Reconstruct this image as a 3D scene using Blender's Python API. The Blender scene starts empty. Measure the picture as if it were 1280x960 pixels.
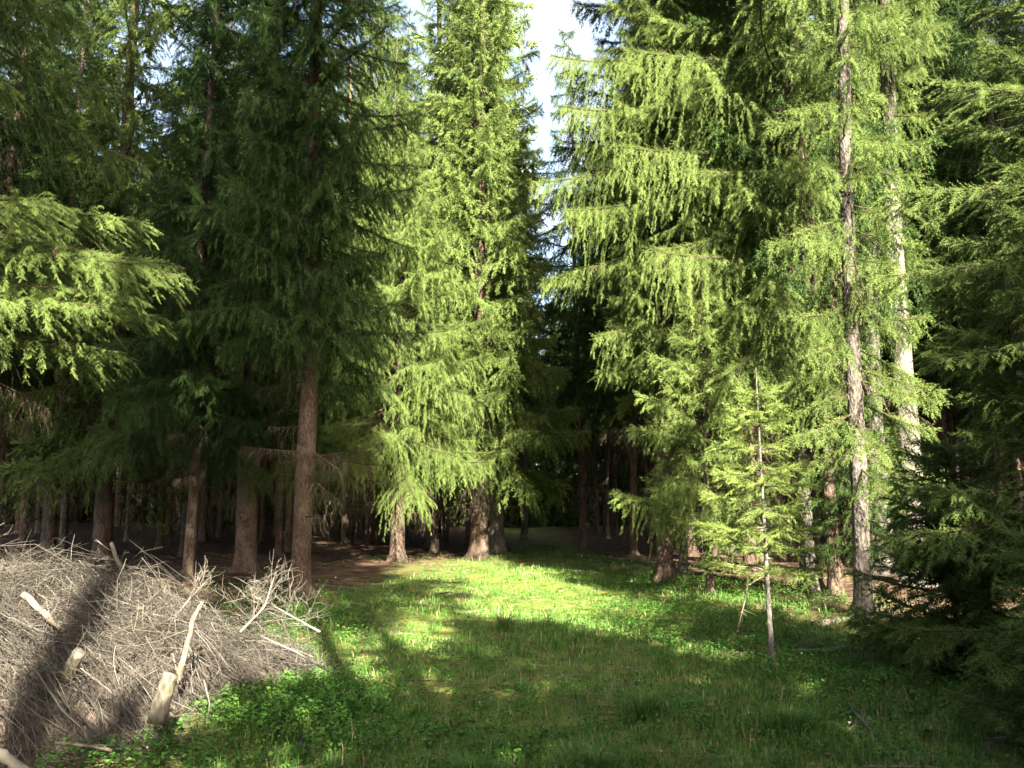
import bpy, math, random
import numpy as np
from mathutils import Vector

# ------------------------------------------------------------------ camera, sky, sun, exposure
SC = bpy.context.scene
COL = SC.collection
F_PX = 1108.0                      # focal length in pixels of a 1280 wide frame
PITCH = math.atan(150.0 / F_PX)
EYE = 1.6
cam_d = bpy.data.cameras.new('camera')
cam_d.lens = 36.0 * F_PX / 1280.0
cam_d.clip_start = 0.05
cam_d.clip_end = 2000
cam = bpy.data.objects.new('camera', cam_d)
cam.location = (0, 0, EYE)
cam.rotation_euler = (math.pi / 2 + PITCH, 0, 0)
COL.objects.link(cam)
SC.camera = cam

SUN_EL = math.radians(33)
SUN_AZ = math.radians(16)          # swung from straight behind the camera towards the right
sun_dir = Vector((math.sin(SUN_AZ) * math.cos(SUN_EL), -math.cos(SUN_AZ) * math.cos(SUN_EL), math.sin(SUN_EL)))
W = bpy.data.worlds.new('World')
SC.world = W
W.use_nodes = True
wn = W.node_tree.nodes
wl = W.node_tree.links
sky = wn.new('ShaderNodeTexSky')
sky.sky_type = 'NISHITA'
sky.sun_disc = False
sky.sun_elevation = SUN_EL
sky.dust_density = 4.0
sky.sun_rotation = math.atan2(sun_dir.x, sun_dir.y)
# thin white cloud low in the northern sky
wtc = wn.new('ShaderNodeTexCoord')
wsep = wn.new('ShaderNodeSeparateXYZ')
wl.new(wtc.outputs['Generated'], wsep.inputs[0])
wnz = wn.new('ShaderNodeTexNoise')
wnz.inputs['Scale'].default_value = 5.5
wnz.inputs['Detail'].default_value = 6
wnz.inputs['Distortion'].default_value = 0.5
wl.new(wtc.outputs['Generated'], wnz.inputs['Vector'])
wr = wn.new('ShaderNodeValToRGB')
wr.color_ramp.elements[0].position = 0.36
wr.color_ramp.elements[1].position = 0.60
wl.new(wnz.outputs['Fac'], wr.inputs[0])
wmr = wn.new('ShaderNodeMapRange')
wmr.inputs['From Min'].default_value = 0.62
wmr.inputs['From Max'].default_value = 0.9
wmr.inputs['To Min'].default_value = 0.0
wmr.inputs['To Max'].default_value = 0.9
wl.new(wsep.outputs[1], wmr.inputs['Value'])
wmu = wn.new('ShaderNodeMath')
wmu.operation = 'MULTIPLY'
wl.new(wr.outputs[0], wmu.inputs[0])
wl.new(wmr.outputs[0], wmu.inputs[1])
wmx = wn.new('ShaderNodeMix')
wmx.data_type = 'RGBA'
wl.new(wmu.outputs[0], wmx.inputs[0])
wl.new(sky.outputs[0], wmx.inputs[6])
wmx.inputs[7].default_value = (1.9, 2.0, 2.05, 1)
wl.new(wmx.outputs[2], wn['Background'].inputs[0])
wn['Background'].inputs[1].default_value = 0.068
sd = bpy.data.lights.new('sun', 'SUN')
sd.energy = 5.0
sd.angle = math.radians(0.5)
sd.color = (1.0, 0.93, 0.80)
sun = bpy.data.objects.new('sun', sd)
sun.location = sun_dir * 60
sun.rotation_euler = sun_dir.to_track_quat('Z', 'Y').to_euler()
COL.objects.link(sun)
vs = SC.view_settings
vs.view_transform = 'Standard'
vs.look = 'None'
vs.exposure = 3.4
vs.gamma = 1
vs.use_curve_mapping = False
SC.render.engine = 'CYCLES'
SC.cycles.max_bounces = 3
SC.cycles.diffuse_bounces = 1
SC.cycles.glossy_bounces = 1
SC.cycles.transmission_bounces = 2
SC.cycles.use_denoising = True
try:
    SC.cycles.denoiser = 'OPENIMAGEDENOISE'
    SC.cycles.denoising_prefilter = 'ACCURATE'
except Exception:
    pass

rng = np.random.default_rng(7)
random.seed(7)
TAU = 2 * math.pi


def ray(px, py):
    u = (px - 640) / F_PX
    v = (480 - py) / F_PX
    c, s = math.cos(PITCH), math.sin(PITCH)
    return np.array((u, c - v * s, s + v * c))


def at(px, py, d):
    """point on the view ray of a photo pixel at depth y = d (measured when the scene was surveyed)"""
    r = ray(px, py)
    return np.array((0, 0, EYE)) + r * (d / r[1])


def hgt(x, y):
    x = np.asarray(x, float)
    y = np.asarray(y, float)
    h = 0.05 * np.sin(x * 0.9 + 1.3) * np.sin(y * 0.7 + 0.4) + 0.03 * np.sin(x * 2.3 + y * 1.7)
    h = h + 0.012 * np.sin(x * 5.1 - y * 4.3) + 0.25 * np.clip((np.abs(x) - 6) / 14, 0, 1) ** 2
    return h * np.clip((np.hypot(x, y) - 1.5) / 4, 0, 1)


# ------------------------------------------------------------------ node helpers
def mat(name):
    m = bpy.data.materials.new(name)
    m.use_nodes = True
    nt = m.node_tree
    return m, nt.nodes, nt.links, nt.nodes['Principled BSDF']


def ramp(n, stops):
    r = n.new('ShaderNodeValToRGB')
    e = r.color_ramp.elements
    while len(e) < len(stops):
        e.new(0.5)
    for el, (p, c) in zip(e, stops):
        el.position = p
        el.color = (*c, 1)
    return r


def noise(n, l, scale, detail=4, rough=0.6, vec=None, dist=0):
    t = n.new('ShaderNodeTexNoise')
    t.inputs['Scale'].default_value = scale
    t.inputs['Detail'].default_value = detail
    t.inputs['Roughness'].default_value = rough
    t.inputs['Distortion'].default_value = dist
    if vec is not None:
        l.new(vec, t.inputs['Vector'])
    return t


def needle_mat(name, stops, trans=0.25, rough=0.6, spec=0.08, patch=0.35):
    """leaf and needle material: colour varies from shoot to shoot (attribute 'tint') and in broad patches"""
    m, n, l, b = mat(name)
    a = n.new('ShaderNodeAttribute')
    a.attribute_name = 'tint'
    geo = n.new('ShaderNodeNewGeometry')
    nz = noise(n, l, 0.9, 2, 0.5, geo.outputs['Position'])
    ma = n.new('ShaderNodeMath')
    ma.operation = 'MULTIPLY_ADD'
    l.new(nz.outputs['Fac'], ma.inputs[0])
    ma.inputs[1].default_value = patch
    l.new(a.outputs['Fac'], ma.inputs[2])
    mb = n.new('ShaderNodeMath')
    mb.operation = 'SUBTRACT'
    l.new(ma.outputs[0], mb.inputs[0])
    mb.inputs[1].default_value = patch * 0.5
    r = ramp(n, stops)
    l.new(mb.outputs[0], r.inputs[0])
    l.new(r.outputs[0], b.inputs['Base Color'])
    b.inputs['Roughness'].default_value = rough
    b.inputs['Specular IOR Level'].default_value = spec
    t = n.new('ShaderNodeBsdfTranslucent')
    l.new(r.outputs[0], t.inputs[0])
    mx = n.new('ShaderNodeMixShader')
    mx.inputs[0].default_value = trans
    l.new(b.outputs[0], mx.inputs[1])
    l.new(t.outputs[0], mx.inputs[2])
    l.new(mx.outputs[0], n['Material Output'].inputs[0])
    return m


def bark_mat(name, c1, c2, c3, zs=5.0, bump=0.6, moss=None):
    m, n, l, b = mat(name)
    tc = n.new('ShaderNodeTexCoord')
    mp = n.new('ShaderNodeMapping')
    l.new(tc.outputs['Object'], mp.inputs['Vector'])
    mp.inputs['Scale'].default_value = (1, 1, 0.45)
    v = n.new('ShaderNodeTexVoronoi')
    v.inputs['Scale'].default_value = 30
    l.new(mp.outputs[0], v.inputs['Vector'])
    nz = noise(n, l, zs, 6, 0.7, mp.outputs[0])
    nb = noise(n, l, 60, 4, 0.6, mp.outputs[0])
    mx = n.new('ShaderNodeMath')
    mx.operation = 'MULTIPLY_ADD'
    l.new(v.outputs['Distance'], mx.inputs[0])
    mx.inputs[1].default_value = 0.35
    l.new(nz.outputs['Fac'], mx.inputs[2])
    r = ramp(n, [(0.38, c1), (0.58, c2), (0.82, c3)])
    l.new(mx.outputs[0], r.inputs[0])
    col = r.outputs[0]
    if moss:
        nm = noise(n, l, 3.0, 4, 0.6, tc.outputs['Object'])
        rm = ramp(n, [(0.52, (0, 0, 0)), (0.66, (1, 1, 1))])
        l.new(nm.outputs['Fac'], rm.inputs[0])
        mc = n.new('ShaderNodeMix')
        mc.data_type = 'RGBA'
        l.new(rm.outputs[0], mc.inputs[0])
        l.new(col, mc.inputs[6])
        mc.inputs[7].default_value = (*moss, 1)
        col = mc.outputs[2]
    l.new(col, b.inputs['Base Color'])
    b.inputs['Roughness'].default_value = 0.9
    b.inputs['Specular IOR Level'].default_value = 0.15
    ad = n.new('ShaderNodeMath')
    ad.operation = 'ADD'
    l.new(v.outputs['Distance'], ad.inputs[0])
    l.new(nb.outputs['Fac'], ad.inputs[1])
    bp = n.new('ShaderNodeBump')
    bp.inputs['Strength'].default_value = bump
    bp.inputs['Distance'].default_value = 0.03
    l.new(ad.outputs[0], bp.inputs['Height'])
    l.new(bp.outputs[0], b.inputs['Normal'])
    return m


M = {}
M['needle'] = needle_mat('spruce_needles', [(0.0, (0.016, 0.038, 0.008)), (0.45, (0.064, 0.100, 0.022)), (1.0, (0.140, 0.185, 0.048))], trans=0.33)
M['needle_shaded'] = needle_mat('shaded_spruce_needles', [(0.0, (0.007, 0.021, 0.004)), (0.5, (0.021, 0.046, 0.009)), (1.0, (0.075, 0.118, 0.030))], trans=0.3)  # shade put into the colour: darker copy of needle for trees in shade
M['needle_young'] = needle_mat('young_spruce_needles', [(0.0, (0.03, 0.06, 0.016)), (0.5, (0.075, 0.12, 0.026)), (1.0, (0.15, 0.20, 0.045))])
M['twig'] = needle_mat('dead_twigs', [(0.0, (0.030, 0.022, 0.015)), (0.5, (0.085, 0.064, 0.040)), (1.0, (0.19, 0.155, 0.10))], trans=0.0, rough=0.85)
M['brush'] = needle_mat('weathered_sticks', [(0.0, (0.022, 0.018, 0.014)), (0.5, (0.056, 0.050, 0.040)), (1.0, (0.165, 0.148, 0.115))], trans=0.0, rough=0.85)
M['bark_grey'] = bark_mat('grey_spruce_bark', (0.022, 0.018, 0.014), (0.055, 0.048, 0.038), (0.125, 0.11, 0.09))
M['bark_brown'] = bark_mat('reddish_spruce_bark', (0.022, 0.013, 0.009), (0.058, 0.037, 0.026), (0.12, 0.086, 0.064), moss=(0.055, 0.055, 0.035))
M['bark_pale'] = bark_mat('pale_spruce_bark', (0.035, 0.029, 0.024), (0.095, 0.084, 0.068), (0.19, 0.17, 0.14), bump=0.4)
M['wood'] = bark_mat('barkless_wood', (0.035, 0.025, 0.016), (0.085, 0.066, 0.045), (0.18, 0.15, 0.11), zs=9, bump=0.25)
M['mossy'] = bark_mat('mossy_log_wood', (0.02, 0.016, 0.010), (0.055, 0.047, 0.032), (0.13, 0.115, 0.085), zs=7, bump=0.4, moss=(0.055, 0.072, 0.016))
M['grass'] = needle_mat('grass_blades', [(0.0, (0.034, 0.092, 0.018)), (0.5, (0.078, 0.170, 0.032)), (0.85, (0.13, 0.21, 0.042)), (1.0, (0.32, 0.27, 0.13))], trans=0.3, patch=0.3)
M['herb'] = needle_mat('herb_leaves', [(0.0, (0.025, 0.075, 0.014)), (0.55, (0.060, 0.140, 0.022)), (1.0, (0.12, 0.20, 0.035))], trans=0.3, patch=0.4)
M['litter'] = needle_mat('fallen_leaves', [(0.0, (0.12, 0.065, 0.035)), (0.6, (0.16, 0.115, 0.075)), (1.0, (0.34, 0.32, 0.28))], trans=0.0, rough=0.7)


# ------------------------------------------------------------------ mesh building
def raw_mesh(name, co, faces_idx, nper, tint=None, mat_idx=None, mats=(), smooth=True):
    """co (N,3); faces_idx flat vertex indices with nper corners per face"""
    me = bpy.data.meshes.new(name)
    nf = len(faces_idx) // nper
    me.vertices.add(len(co))
    me.vertices.foreach_set('co', np.ascontiguousarray(co, np.float32).ravel())
    me.loops.add(len(faces_idx))
    me.loops.foreach_set('vertex_index', np.ascontiguousarray(faces_idx, np.int32))
    me.polygons.add(nf)
    me.polygons.foreach_set('loop_start', np.arange(0, nf * nper, nper, dtype=np.int32))
    for m in mats:
        me.materials.append(m)
    if mat_idx is not None:
        me.polygons.foreach_set('material_index', np.ascontiguousarray(mat_idx, np.int32))
    if tint is not None:
        at_ = me.attributes.new('tint', 'FLOAT', 'FACE')
        at_.data.foreach_set('value', np.ascontiguousarray(tint, np.float32))
    me.update(calc_edges=True)
    if not smooth:
        me.shade_flat()
    return me


class Geo:
    """collects triangles"""
    def __init__(self):
        self.v, self.f, self.t, self.n = [], [], [], 0

    def add(self, v, f, t):
        v = np.asarray(v, np.float32).reshape(-1, 3)
        f = np.asarray(f, np.int64).reshape(-1, 3)
        self.v.append(v)
        self.f.append(f + self.n)
        self.t.append(np.broadcast_to(np.asarray(t, np.float32), (len(f),)))
        self.n += len(v)

    def tris(self):
        return sum(len(f) for f in self.f)

    def mesh(self, name, m):
        if not self.v:
            return raw_mesh(name, np.zeros((0, 3)), np.zeros(0, int), 3, mats=[m])
        return raw_mesh(name, np.concatenate(self.v), np.concatenate(self.f).ravel(), 3, np.concatenate(self.t), mats=[m])


def unit(a):
    return a / np.maximum(np.linalg.norm(a, axis=-1, keepdims=True), 1e-9)


def frame(D):
    """two unit vectors perpendicular to each row of D"""
    ref = np.where(np.abs(D[:, 2:3]) > 0.9, np.array([[1.0, 0, 0]]), np.array([[0, 0, 1.0]]))
    U = unit(np.cross(D, ref))
    return U, np.cross(D, U)


def sprigs(g, S, D, L, tint, n, nlen, nwid, alpha=0.75, r=rng):
    """needle-covered shoots: n narrow triangular needles spiralling about each axis"""
    if len(S) == 0:
        return
    D = unit(D)
    U, V = frame(D)
    N = len(S)
    k = np.arange(n)
    u = (k + 0.3) / n
    u = u[None, :] + r.uniform(-0.3, 0.3, (N, n)) / n
    ph = k[None, :] * 2.39996 + r.uniform(0, TAU, (N, 1))
    rad = np.cos(ph)[..., None] * U[:, None] + np.sin(ph)[..., None] * V[:, None]
    nl = nlen * r.uniform(0.75, 1.2, (N, n)) * (1 - 0.25 * u)
    al = alpha * (1.05 - 0.55 * u)
    base = S[:, None] + D[:, None] * (u * L[:, None])[..., None]
    p1 = base - D[:, None] * (nwid * 0.5)
    p2 = base + D[:, None] * (nwid * 0.5)
    tip = base + D[:, None] * (nl * np.cos(al))[..., None] + rad * (nl * np.sin(al))[..., None]
    v = np.stack((p1, p2, tip), 2).reshape(-1, 3)
    f = np.arange(N * n * 3).reshape(-1, 3)
    t = np.broadcast_to((tint[:, None] + 0.12 * (u - 0.5)), (N, n)).ravel()
    g.add(v, f, np.clip(t, 0, 1))


def ribbons(g, P, wid, tint, cross=False):
    """P (N,K,3) polylines -> thin tapering strips (triangular prisms when cross)"""
    N, K = P.shape[:2]
    if N == 0:
        return
    T = unit(np.diff(P, axis=1))
    T = np.concatenate((T, T[:, -1:]), 1)
    U, V = frame(T.reshape(-1, 3))
    U = U.reshape(N, K, 3)
    V = V.reshape(N, K, 3)
    tp = np.linspace(1, 0.35, K)[None, :, None] * np.asarray(wid).reshape(-1, 1, 1)
    sides = 3 if cross else 2
    rows = []
    for s in range(sides):
        a = TAU * s / 3 if cross else math.pi * s
        rows.append(P + (U * math.cos(a) + V * math.sin(a)) * tp)
    v = np.stack(rows, 2)                       # N,K,sides,3
    idx = np.arange(N * K * sides).reshape(N, K, sides)
    fs = []
    for s in range(sides if cross else 1):
        s2 = (s + 1) % sides
        a, b, c, d = idx[:, :-1, s], idx[:, 1:, s], idx[:, 1:, s2], idx[:, :-1, s2]
        fs.append(np.stack((a, b, c), -1))
        fs.append(np.stack((a, c, d), -1))
    f = np.stack(fs, 2).reshape(-1, 3)
    t = np.repeat(np.broadcast_to(np.asarray(tint, float), (N,)), (K - 1) * len(fs))
    g.add(v.reshape(-1, 3), f, t)


def tube(g, pts, radii, sides=8, tint=0.5, wob=0.0, cap=True, r=rng):
    pts = np.asarray(pts, float)
    K = len(pts)
    T = np.gradient(pts, axis=0)
    T = unit(T)
    U, V = frame(T)
    for i in range(1, K):                       # keep the rings from twisting
        U[i] = unit(U[i - 1] - T[i] * np.dot(U[i - 1], T[i]))
        V[i] = np.cross(T[i], U[i])
    a = np.arange(sides) / sides * TAU
    rr = np.asarray(radii, float)[:, None] * (1 + wob * r.normal(size=(K, sides)))
    v = pts[:, None] + (U[:, None] * np.cos(a)[None, :, None] + V[:, None] * np.sin(a)[None, :, None]) * rr[..., None]
    v = v.reshape(-1, 3)
    i = np.arange((K - 1) * sides)
    row, s = i // sides, i % sides
    A = row * sides + s
    B = row * sides + (s + 1) % sides
    f = [np.stack((A, B, B + sides), -1), np.stack((A, B + sides, A + sides), -1)]
    if cap:
        v = np.concatenate((v, pts[:1], pts[-1:]))
        c0, c1 = K * sides, K * sides + 1
        s = np.arange(sides)
        f.append(np.stack((np.full(sides, c0), (s + 1) % sides, s), -1))
        o = (K - 1) * sides
        f.append(np.stack((np.full(sides, c1), o + s, o + (s + 1) % sides), -1))
    g.add(v, np.concatenate(f), tint)


def link(name, me, parent=None, loc=None):
    o = bpy.data.objects.new(name, me)
    COL.objects.link(o)
    if parent is not None:
        o.parent = parent
    if loc is not None:
        o.location = loc
    return o


def tag(o, label=None, cat=None, group=None, kind=None):
    if label:
        o['label'] = label
    if cat:
        o['category'] = cat
    if group:
        o['group'] = group
    if kind:
        o['kind'] = kind
    return o


# ------------------------------------------------------------------ boughs
LOD = {  # step along bough, step along branchlet, needles, needle length, needle width, shoot length
    'near': dict(sec=0.044, ter=0.027, n=15, nl=0.027, nw=0.011, sl=(0.05, 0.12), tw=0.0022),
    'mid': dict(sec=0.048, ter=0.034, n=13, nl=0.043, nw=0.0145, sl=(0.07, 0.19), tw=0.003),
    'far': dict(sec=0.075, ter=0.055, n=9, nl=0.068, nw=0.034, sl=(0.12, 0.26), tw=0.005),
    'coarse': dict(sec=0.16, ter=0.15, n=6, nl=0.19, nw=0.15, sl=(0.25, 0.5), tw=0.010),
}


def bough(gn, gt, base, az, L, a, b, lod='mid', weep=0.6, spread=0.46, live=1.0, bare=0.22, tone=0.45, r=rng, sprouts=1.0, ter_drop=0.8):
    """one spruce bough: sagging main axis, side branchlets, hanging shoots.  a/b = slope and curvature of the axis;
    weep = how far branchlets hang; live = share of branchlets that carry needles"""
    p = LOD[lod]
    K = 9
    t = np.linspace(0, 1, K)
    bend = r.normal(0, 0.12)
    dirs = np.array((math.cos(az), math.sin(az), 0.0))
    side = np.array((-dirs[1], dirs[0], 0.0))

    def axis(t):
        t = np.asarray(t)[..., None]
        return base + dirs * (L * t) * (1 - 0.08 * t) + side * (L * bend * t * t) + np.array((0, 0, 1.0)) * (L * (a * t + b * t * t))
    P = axis(t)
    rb = 0.006 + 0.0085 * L
    tube(gt, P, np.linspace(rb, rb * 0.25, K), 5 if lod in ('near', 'mid') else 3, r.uniform(0.0, 0.22), cap=False)
    m = max(4, int(L * (1 - bare * 0.5) / p['sec']))
    tj = np.linspace(bare * 0.5, 0.985, m) + r.uniform(-0.4, 0.4, m) * p['sec'] / L
    tj = np.clip(tj, 0.03, 0.99)
    sg = np.where(np.arange(m) % 2 == 0, 1.0, -1.0)
    O = axis(tj)
    tan = unit(axis(np.minimum(tj + 0.02, 1.01)) - O)
    ang = np.radians(62 - 30 * tj + r.normal(0, 9, m))
    sdir = unit(tan * np.cos(ang)[:, None] + side[None] * (sg * np.sin(ang))[:, None] + np.array((0, 0, 1.0)) * r.normal(0.02, 0.12, m)[:, None])
    sl = (spread * L * np.power(1 - tj, 0.65) * np.clip(tj / 0.3, 0.45, 1) + 0.10) * r.uniform(0.55, 1.15, m)
    sl = np.minimum(sl, 1.1)
    wv = weep * r.uniform(0.4, 1.5, m)

    def sec(i, s):                          # i index array, s 0..1
        s_ = s[..., None]
        l_ = sl[i][..., None]
        w_ = wv[i][..., None]
        return O[i] + sdir[i] * (l_ * s_ * (1 - 0.30 * np.minimum(w_, 1.2) * s_)) + np.array((0, 0, -1.0)) * (l_ * w_ * s_ ** 1.7)
    alive = (r.random(m) < live) & (tj > bare * r.uniform(0.6, 1.3, m))
    idx = np.arange(m)
    ks = 4 if lod != 'coarse' else 3
    ss = np.linspace(0, 1, ks)
    PS = sec(np.repeat(idx[:, None], ks, 1), np.repeat(ss[None], m, 0))
    ribbons(gt, PS, np.full(m, p['tw']), r.uniform(0.15, 0.75, m), cross=(lod == 'near'))
    # shoots along each branchlet
    kt = max(2, int(sl.max() / p['ter']))
    I = np.repeat(idx[:, None], kt, 1)
    Sd = (np.arange(kt)[None] + r.uniform(0.1, 0.9, (m, kt))) * p['ter'] / sl[:, None]
    ok = Sd < 1.0
    I, Sd = I[ok], Sd[ok]
    Q = sec(I, Sd)
    Tn = unit(sec(I, np.minimum(Sd + 0.05, 1.1)) - Q)
    sd2 = np.where(r.random(len(I)) < 0.5, 1.0, -1.0)
    perp = unit(np.cross(Tn, np.array((0, 0, 1.0))) + r.normal(0, 0.1, (len(I), 3)))
    Dd = unit(Tn * r.uniform(0.5, 1.0, len(I))[:, None] + perp * (sd2 * r.uniform(0.3, 0.95, len(I)))[:, None]
              + np.array((0, 0, -1.0)) * (ter_drop * r.uniform(0.1, 1.4, len(I)) * min(1.3, 0.4 + weep))[:, None])
    lo, hi = p['sl']
    ln = r.uniform(lo, hi, len(I)) * (1 - 0.35 * Sd)
    al = alive[I] & (Sd > 0.08) & (r.random(len(I)) < sprouts)
    tn = np.clip(tone + 0.25 * (tj[I] - 0.5) + 0.18 * (Sd - 0.5) + r.normal(0, 0.13, len(I)), 0, 1)
    sprigs(gn, Q[al], Dd[al], ln[al], tn[al], p['n'], p['nl'], p['nw'], r=r)
    # needles on the branchlet itself, and its tip
    me_ = alive
    tipS = sec(idx, np.full(m, 0.86))
    tipD = sec(idx, np.full(m, 1.05)) - tipS
    sprigs(gn, tipS[me_], tipD[me_], np.full(me_.sum(), hi * 0.8), np.clip(tone + 0.3 + r.normal(0, 0.1, me_.sum()), 0, 1), p['n'], p['nl'], p['nw'], r=r)
    # the leader at the very tip
    if live > 0.3:
        k = int(max(8, L / p['sec'] * 3.5))
        ta = np.clip(np.linspace(max(bare * 0.8, 0.08), 0.98, k) + r.uniform(-0.02, 0.02, k), 0.03, 0.99)
        tS = axis(ta)
        tD = unit(axis(ta + 0.05) - tS) + side[None] * r.normal(0, 0.55, k)[:, None] + np.array((0, 0, 1.0)) * r.normal(0.12, 0.3, k)[:, None]
        sprigs(gn, tS, tD, np.full(k, hi), np.full(k, min(1, tone + 0.3)), p['n'], p['nl'], p['nw'], r=r)
    # bare hanging twiglets on the dead branchlets
    de = (~alive[I]) & (r.random(len(I)) < 0.75)
    if de.any():
        q, d_, l_ = Q[de], Dd[de], ln[de] * r.uniform(0.8, 2.2, de.sum())
        d2 = unit(d_ + np.array((0, 0, -1.0)) * r.uniform(0.2, 1.1, len(q))[:, None])
        PP = np.stack((q, q + d_ * (l_ * 0.5)[:, None], q + d_ * (l_ * 0.5)[:, None] + d2 * (l_ * 0.6)[:, None]), 1)
        ribbons(gt, PP, np.full(len(q), p['tw'] * 0.62), r.uniform(0.3, 1.0, len(q)))


def trunk_mesh(name, H, rad, lean=(0, 0), m=None, sides=14, sway=0.05, seed=0, stubs=12, step=0.5):
    r = np.random.default_rng(seed)
    z = np.concatenate(([-0.25, 0.0, 0.08, 0.2, 0.4], np.arange(0.7, H, step), [H]))
    fl = 1 + 0.5 * np.exp(-np.maximum(z, 0) / 0.16)
    rr = rad * (1 - 0.93 * np.clip(z / H, 0, 1) ** 1.15) * fl
    x = lean[0] * z + sway * np.sin(z * 0.5 + r.uniform(0, 6)) * np.clip(z / 3, 0, 1)
    y = lean[1] * z + sway * np.sin(z * 0.43 + r.uniform(0, 6)) * np.clip(z / 3, 0, 1)
    g = Geo()
    pts = np.stack((x, y, z), 1)
    tube(g, pts, rr, sides, 0.5, wob=0.035, r=r)
    # root flare buttresses pull the lowest rings out unevenly
    v = g.v[0]
    k = int(r.integers(4, 6))
    ang = np.arctan2(v[:, 1], v[:, 0])
    ph = r.uniform(0, 6)
    f = np.clip(1 + 0.38 * np.exp(-np.maximum(v[:, 2], 0) / 0.13) * np.cos(k * ang + ph), 0.6, 2)
    low = v[:, 2] < 0.6
    v[low, 0] *= f[low]
    v[low, 1] *= f[low]
    for i in range(stubs):                      # snapped branch stubs
        zz = r.uniform(0.8, H * 0.6)
        a = r.uniform(0, TAU)
        c = np.array((np.interp(zz, z, x), np.interp(zz, z, y), zz))
        R = np.interp(zz, z, rr)
        d = np.array((math.cos(a), math.sin(a), r.uniform(-0.2, 0.2)))
        l = r.uniform(0.04, 0.22)
        tube(g, [c + d * R * 0.8, c + d * (R + l * 0.5), c + d * (R + l) + np.array((0, 0, -0.02))], [0.014, 0.011, 0.006], 5, 0.5)
    return g.mesh(name, m), (lambda zz: np.array((np.interp(zz, z, x), np.interp(zz, z, y), zz))), (lambda zz: np.interp(zz, z, rr))


def clampL(z, H, zc, Lmax, p=0.75):
    return Lmax * np.clip((H - z) / max(H - zc, 0.1), 0.02, 1) ** p


def spruce(name, x, y, H, rad, label, cat='tree', group=None, zc=3.0, Lmax=2.6, lean=(0, 0), zdet=12.0, lod='mid', bark='bark_grey', needle='needle',
           weep=0.7, tone=0.45, whorl=0.34, per=5, live=0.95, a=(-0.70, -0.28), b=0.24, dead=10, dead_z=(1.2, 3.5), dead_L=(0.5, 1.3), bare=0.22,
           gap=0.0, facing=True, seed=1, azL=None, stubs=12, extra=(), up='coarse', low_boost=1.0, sway=0.05):
    r = np.random.default_rng(seed)
    z0 = float(hgt(x, y))
    root = bpy.data.objects.new(name, None)
    root.location = (x, y, z0)
    root.empty_display_size = 0.3
    COL.objects.link(root)
    tag(root, label, cat, group)
    tm, cen, rd = trunk_mesh(name + '_trunk', H, rad, lean, M[bark], seed=seed, stubs=stubs, sway=sway)
    link('trunk', tm, root)
    gn, gt, nd = Geo(), Geo(), 0
    z = zc
    zdet = max(zdet, EYE + 0.57 * (y + 2.0))
    to_cam = math.atan2(-y, -x)
    while z < H - 0.3:
        hi = z > zdet
        n = per if not hi else max(3, per - 1)
        off = r.uniform(0, TAU)
        for k in range(n):
            if r.random() < gap:
                continue
            th = (off + TAU * k / n + r.normal(0, 0.22) - to_cam + math.pi) % TAU - math.pi
            az = to_cam + th - 0.5 * math.sin(th)      # more boughs on the light side
            zz = z + r.uniform(-0.10, 0.10)
            away = math.cos(az - to_cam)
            l = clampL(zz, H, zc, Lmax) * r.uniform(0.55, 1.12)
            if azL is not None:
                l *= azL(az)
            if l < 0.15:
                continue
            q = lod if not hi else up
            if facing and not hi and away < -0.35:
                q = 'far' if lod in ('mid', 'near') else 'coarse'
            young = np.clip((zz - zc) / max(H - zc, 1), 0, 1)
            aa = r.uniform(*a) * (1 - young) + 0.25 * young
            bough(gn, gt, cen(zz), az, l, aa, b * r.uniform(0.6, 1.4), q, weep * r.uniform(0.7, 1.3) * (1 - 0.5 * young), tone=tone + r.normal(0, 0.06), live=live, bare=bare, r=r)
        z += (whorl if not hi else 0.62) * r.uniform(0.8, 1.2)
    for e in extra:                              # boughs that were singled out in the survey: height, azimuth, length, slope, curve
        zz, az, l, aa, bb = e[:5]
        bough(gn, gt, cen(zz), az, l, aa, bb, lod, e[5] if len(e) > 5 else weep, tone=tone + 0.08, live=0.97, bare=0.15, r=r)
    for k in range(dead):                        # dead lower branches with hanging bare twigs
        zz = r.uniform(*dead_z)
        az = r.uniform(0, TAU) if r.random() < 0.3 else to_cam + r.normal(0, 1.1)
        gd = Geo()
        bough(gd, gd, cen(zz), az, r.uniform(*dead_L), r.uniform(-0.5, 0.05), r.uniform(-0.1, 0.15), 'mid' if lod == 'near' else lod, weep * 1.1, live=0.0, bare=0.05, tone=0.5, r=r)
        link('dead_branch', gd.mesh(name + '_dead', M['twig']), root)
        nd += gd.tris()
    zz = np.linspace(max(zc - 2, 0.5), H - 0.2, 24)
    tube(gt, np.array([cen(q) for q in zz]), np.full(24, 0.006), 3, 0.2)      # pith that the boughs grow from
    link('crown', gn.mesh(name + '_crown', M[needle]), root)
    link('branches', gt.mesh(name + '_branches', M['twig']), root)
    STAT.append((label[:40], gn.tris(), gt.tris(), nd))
    return root


STAT = []
def px(p, d):
    """x of a point seen at photo column p, at the ground, depth d"""
    return (p - 640) / F_PX * d / math.cos(PITCH) * 1.0


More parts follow.
